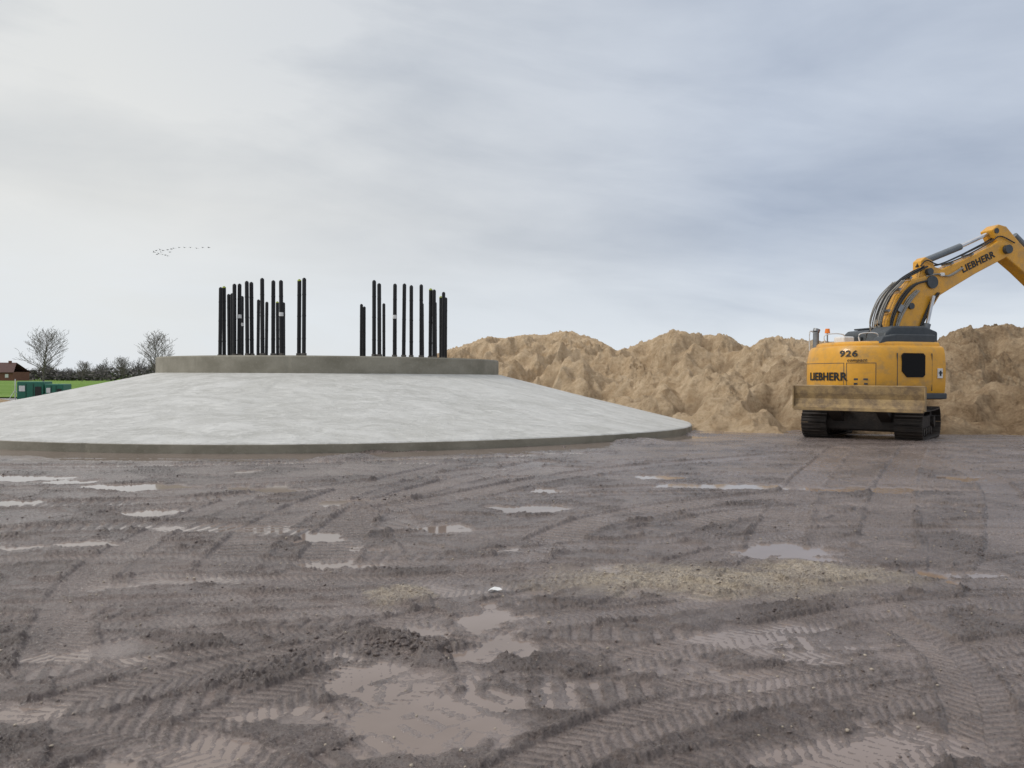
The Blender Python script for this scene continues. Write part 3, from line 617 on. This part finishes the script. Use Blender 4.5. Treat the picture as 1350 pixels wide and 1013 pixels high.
# ---------------------------------------------------------------- bare trees
def branch_segs(h,seed,wid=.36,dens=1.0,prim=26):
    rd=random.Random(seed); segs=[]
    def shoot(p,d,l,r,k):
        n=4 if k<3 else 2; q=p
        for i in range(n):
            d=(d+Vector((rd.gauss(0,.13),rd.gauss(0,.13),rd.gauss(.05,.06)))).normalized(); e=q+d*l/n
            r1=r*(1-.75*(i+1)/n); segs.append((q,e,r*(1-.75*i/n),r1,k)); q=e
            if k<4:
                for _ in range(2 if (k<3 or rd.random()<.8*dens) else 1):
                    a=rd.uniform(0,6.28); s=Vector((math.cos(a),math.sin(a),rd.uniform(-.15,.5)))
                    shoot(q,(d*.75+s*.75).normalized(),l*rd.uniform(.32,.55)*(1.15-.5*i/n),max(r1,.004)*.7,k+1)
    q=Vector((0,0,0)); d=Vector((0,0,1)); N=9; r0=h*.02; pts=[]
    for i in range(N):
        d=(d+Vector((rd.gauss(0,.05),rd.gauss(0,.05),.05))).normalized(); e=q+d*h*.85/N; segs.append((q,e,r0*(1-.9*i/N),r0*(1-.9*(i+1)/N),0)); pts.append((q,e,r0*(1-.9*i/N))); q=e
    for j in range(prim):
        t_=.22+.76*(j+.5)/prim; ii=min(int(t_*N),N-1); a_,b_,rr=pts[ii]; p=a_.lerp(b_,t_*N-ii)
        az_=j*2.4+rd.uniform(-.4,.4); prof_=math.sin(math.pi*min(1,(t_-.1)/.98)**.8)
        up=.55+.9*t_; v=Vector((math.cos(az_),math.sin(az_),up)).normalized()
        shoot(p,v,h*wid*(.45+.7*prof_)*rd.uniform(.8,1.15),rr*.5,2)
    return segs
def segmesh(name,segs,m,parent,rmin=.0):
    vs=[];fs=[]
    for a,b_,r0,r1,k in segs:
        d=b_-a; q=d.to_track_quat('Z','Y').to_matrix(); s=6 if k<2 else 3; o_=len(vs)
        for base_,rr in ((a,max(r0,rmin)),(b_,max(r1,rmin))):
            for i in range(s): vs.append(base_+q@Vector((math.cos(2*math.pi*i/s)*rr,math.sin(2*math.pi*i/s)*rr,0)))
        for i in range(s): fs.append((o_+i,o_+(i+1)%s,o_+s+(i+1)%s,o_+s+i))
    me=bpy.data.meshes.new(name); me.from_pydata(vs,[],fs); me.materials.append(m); return link(bpy.data.objects.new(name,me),parent)
def tree(px,ytop,d,seed,lab,wid=.36):
    x=(px-675)/F*d; h=EYE+(hor(px)-ytop)*d/F
    e=empty('bare_tree',(x,d,-.1)); e['label']=lab; e['category']='tree'
    sg=branch_segs(h,seed,wid,1,36); mz=max(s[1].z for s in sg); e.scale=(h/mz,)*3
    segmesh('trunk',[s for s in sg if s[4]==0],M_bark,e); segmesh('crown',[s for s in sg if s[4]>0],M_twig,e,rmin=.017)
    return e
tree(57,428,115,3,'bare broad-crowned winter tree in the field',.36)
tree(208,432,115,12,'bare slender winter tree beyond the foundation',.30)
tree(162,468,190,5,'small bare winter tree at the field edge')
tree(108,474,190,8,'small bare winter tree at the field edge')
rd=random.Random(4); segs=[]
def top_(px): return 3.8+1.0*math.sin(px*.045)+.6*math.sin(px*.13+1)+(1.2 if 120<px<205 else 0)
for k in range(110):
    px=rd.uniform(55,330) if k<95 else rd.uniform(-60,45); d=rd.uniform(230,290); x=(px-675)/F*d; h=max(2.2,(top_(px)*rd.uniform(.75,1.15)) if k<95 else 2.6)
    s=branch_segs(h,k+50,.42,.7,8)
    segs+=[(a+Vector((x,d,-.1)),b_+Vector((x,d,-.1)),r0*1.5,r1*1.5,2) for a,b_,r0,r1,kk_ in s if kk_<4]
    for _ in range(110):
        p=Vector((x+rd.gauss(0,h*.5),d+rd.gauss(0,2),rd.uniform(0,h*.7))); q=p+Vector((rd.gauss(0,.5),rd.gauss(0,.3),rd.uniform(.3,1.0)))
        segs.append((p,q,.07,.035,2))
o=segmesh('distant_woodland',segs,M_far,None,rmin=.035); o['kind']='stuff'; o['label']='distant leafless brown woodland along the field edge'
bm=bmesh.new()
for k in range(5200):
    x=-230+rd.random()*200; px=675+F*x/225; p=Vector((x,225+rd.gauss(0,2),rd.random()**1.3*top_(px)*.62)); s=rd.uniform(.25,.8)
    mt=Matrix.Translation(p)@Matrix.Rotation(rd.random()*6,4,'Z')@Matrix.Rotation(rd.random()*3,4,'X')
    vs=[bm.verts.new(mt@Vector(c)) for c in ((-s,0,-s*.5),(s*.8,.1,-s*.4),(s*.5,-.1,s*.5),(-s*.3,.2,s*.7))]; bm.faces.new(vs)
o=mk('distant_hedge',bm,M_far); o['kind']='stuff'; o['label']='low dark hedge line at the far edge of the field'
# ---------------------------------------------------------------- houses
def house(px,d,w,dep,hw,hr,lab,ang=0,m=M_brick):
    x=(px-675)/F*d; e=empty('farmhouse',(x,d,-.12),ang); e['label']=lab; e['category']='house'
    bm=bmesh.new(); box(bm,(0,0,hw/2),(w,dep,hw)); mk('wall',bm,m,e)
    bm=bmesh.new(); pp=[(-dep/2-.4,hw-.25),(0,hw+hr),(dep/2+.4,hw-.25),(dep/2+.4,hw-.1),(0,hw+hr+.2),(-dep/2-.4,hw-.1)]
    hip=min(w*.18,2.2)
    A=[bm.verts.new((-w/2-.3+(hip if i in (1,4) else 0),y,z)) for i,(y,z) in enumerate(pp)]; B=[bm.verts.new((w/2+.3-(hip if i in (1,4) else 0),y,z)) for i,(y,z) in enumerate(pp)]
    for i in range(6): bm.faces.new((A[i],A[(i+1)%6],B[(i+1)%6],B[i]))
    bm.faces.new((A[0],A[5],A[4])); bm.faces.new((A[4],A[3],A[2])); bm.faces.new((B[0],B[5],B[4])); bm.faces.new((B[4],B[3],B[2])); rf=mk('roof',bm,M_roof,e)
    bm=bmesh.new(); box(bm,(w*.15,0,hw+hr+.2),(.6,.6,1.0)); mk('chimney',bm,m,rf)
    for k in (-.3,0,.3):
        bm=bmesh.new(); box(bm,(w*k,-dep/2-.02,hw*.55),(w*.1,.08,hw*.4)); mk('window',bm,M_white,e)
house(7,214,9,7,2.4,2.4,'low dark red farmhouse with tiled hipped roof')
# ---------------------------------------------------------------- generators
def gen(px,w,h,lab,d=50):
    x=(px-675)/F*d; e=empty('generator_container',(x,d,-.2),R(8)); e['label']=lab; e['category']='generator'
    bm=bmesh.new(); box(bm,(0,0,h/2+.15),(w,1.3,h)); bd=mk('housing',bm,M_green,e,bevel=.05)
    bm=bmesh.new(); box(bm,(0,0,.08),(w+.08,1.35,.14)); mk('skid_base',bm,M_dgrey,e)
    bm=bmesh.new(); box(bm,(w*.3,-.66,h*.6),(w*.24,.03,h*.5)); mk('vent_grille',bm,M_black,bd)
    for q in (-.15,.12):
        bm=bmesh.new(); box(bm,(w*q,-.66,h*.62),(.02,.03,h*.8)); mk('door_seam',bm,M_black,bd)
    bm=bmesh.new(); box(bm,(-w*.3,-.66,h*.75),(w*.22,.03,h*.3)); mk('plate',bm,M_white,bd)
gen(46,1.6,1.2,'green site generator box with pale plate'); gen(77,1.1,1.05,'smaller green site cabinet with vent')
e=empty('site_pole',((20-675)/F*50,50,-.2)); e['label']='thin white tripod pole beside the green generator'; e['category']='pole'
bm=bmesh.new(); cyl(bm,(0,0,0),(0,0,1.5),.03,seg=8); mk('post',bm,M_white,e)
for a in (0,2.1,4.2):
    bm=bmesh.new(); cyl(bm,(0,0,.8),(math.cos(a)*.5,math.sin(a)*.5,0),.02,seg=6); mk('leg',bm,M_white,e)
# ---------------------------------------------------------------- birds
bm=bmesh.new(); cyl(bm,(-.0,-.35,0),(0,.1,0),.03,.09,8); cyl(bm,(0,.1,0),(0,.5,.02),.09,.02,8)
bo=mk('bird',bm,M_bird,smooth=True)
bm=bmesh.new()
for s in (1,-1):
    v=[bm.verts.new(c) for c in ((0,-.12,.03),(0,.14,.03),(s*.4,.12,.2),(s*.4,-.08,.2),(s*.85,-.1,.1),(s*.8,-.16,.1))]
    bm.faces.new((v[0],v[1],v[2],v[3])); bm.faces.new((v[3],v[2],v[4],v[5]))
wg=mk('wings',bm,M_bird,bo)
BP=[(203,333),(206,331),(209,335),(212,333),(215,331),(218,337),(207,336),(214,336),(221,330),(224,333),(229,328),(221,338),(236,327),(243,327),(251,327),(259,328),(267,327),(275,327),(211,330),(226,329)]
for i,(px,py) in enumerate(BP):
    d=190+random.uniform(-8,8)
    if i==0: b_=bo
    else:
        b_=bo.copy(); link(b_); w_=wg.copy(); w_.parent=b_; link(w_)
    b_.location=((px-675)/F*d,d,EYE+(hor(px)-py)*d/F); b_.rotation_euler=(0,random.uniform(-.3,.3),R(70)+random.uniform(-.3,.3)); s=random.uniform(.6,.8); b_.scale=(s,s,s)
    b_['label']='dark wild goose flying in a loose flock'; b_['category']='bird'; b_['group']='flock of birds in the sky'
# ---------------------------------------------------------------- world
W=bpy.data.worlds.new('World'); S.world=W; W.use_nodes=True; nt=W.node_tree; bg=nt.nodes['Background']
tc=NN(nt,'ShaderNodeTexCoord'); sp=NN(nt,'ShaderNodeSeparateXYZ'); nt.links.new(tc.outputs['Generated'],sp.inputs[0]); x,y,z=sp.outputs
zz=math_(nt,'ADD',math_(nt,'MAXIMUM',z,0.0),.30); u=math_(nt,'DIVIDE',x,zz); v=math_(nt,'DIVIDE',y,zz)
cb=NN(nt,'ShaderNodeCombineXYZ'); nt.links.new(math_(nt,'MULTIPLY',u,.85),cb.inputs[0]); nt.links.new(math_(nt,'MULTIPLY',v,1.1),cb.inputs[1]); cb.inputs[2].default_value=3.7
n1=noise(nt,cb.outputs[0],.9,8,.52,.3); n2=noise(nt,cb.outputs[0],3.0,8,.55,.3)
cs_=NN(nt,'ShaderNodeCombineXYZ'); nt.links.new(math_(nt,'ADD',math_(nt,'MULTIPLY',x,1.6),math_(nt,'MULTIPLY',z,-2.2)),cs_.inputs[0]); nt.links.new(math_(nt,'MULTIPLY',y,1.2),cs_.inputs[1]); nt.links.new(math_(nt,'ADD',math_(nt,'MULTIPLY',z,9.0),math_(nt,'MULTIPLY',x,1.5)),cs_.inputs[2])
n3=noise(nt,cs_.outputs[0],1.3,8,.55,.5)
nn=math_(nt,'ADD',math_(nt,'ADD',math_(nt,'MULTIPLY',n1,.50),math_(nt,'MULTIPLY',n2,.18)),math_(nt,'MULTIPLY',n3,.32))
xl=mr(nt,x,.30,-.45)
dark_=mixc(nt,xl,(.40,.46,.57),(.53,.56,.59)); brt=mixc(nt,xl,(.58,.64,.74),(.79,.80,.79))
col=mixc(nt,mr(nt,nn,.41,.59),dark_,brt)
low=mr(nt,z,.38,.14)
col=mixc(nt,math_(nt,'MULTIPLY',math_(nt,'MULTIPLY',low,xl),.8),col,(.88,.87,.83))
hz=math_(nt,'MULTIPLY',mr(nt,z,.20,.04),mr(nt,n3,.35,.6,.5,.9))
col=mixc(nt,hz,col,(.78,.83,.89))
col=mixc(nt,mr(nt,z,.5,.8),col,(1.05,1.05,1.05))
sky=NN(nt,'ShaderNodeTexSky'); sky.sky_type='NISHITA'; sky.sun_disc=False; sky.sun_elevation=R(40); sky.sun_rotation=R(-95)
sk=mixc(nt,1.0,sky.outputs[0],(.09,.09,.09),'MULTIPLY')
col=mixc(nt,.08,col,sk)
nt.links.new(col,bg.inputs[0]); bg.inputs[1].default_value=1.0
sl=bpy.data.lights.new('sun','SUN'); sl.energy=1.45; sl.angle=R(12); sl.color=(1,.96,.90)
so_=link(bpy.data.objects.new('sun',sl))
az=R(-95); el=R(40); dv=Vector((math.sin(az)*math.cos(el),math.cos(az)*math.cos(el),math.sin(el))); so_.rotation_euler=dv.to_track_quat('Z','Y').to_euler(); so_.location=(-20,0,30)
# ---------------------------------------------------------------- camera
cam=bpy.data.cameras.new('camera'); cam.lens=36*F/1350; cam.sensor_width=36; cam.clip_end=9000; cam.clip_start=.05
co=link(bpy.data.objects.new('camera',cam)); pitch=math.atan((506.5-497.3)/F)
co.matrix_world=Matrix.Translation((0,0,EYE))@Matrix.Rotation(R(90)-pitch,4,'X')@Matrix.Rotation(R(.3),4,'Z')
S.camera=co
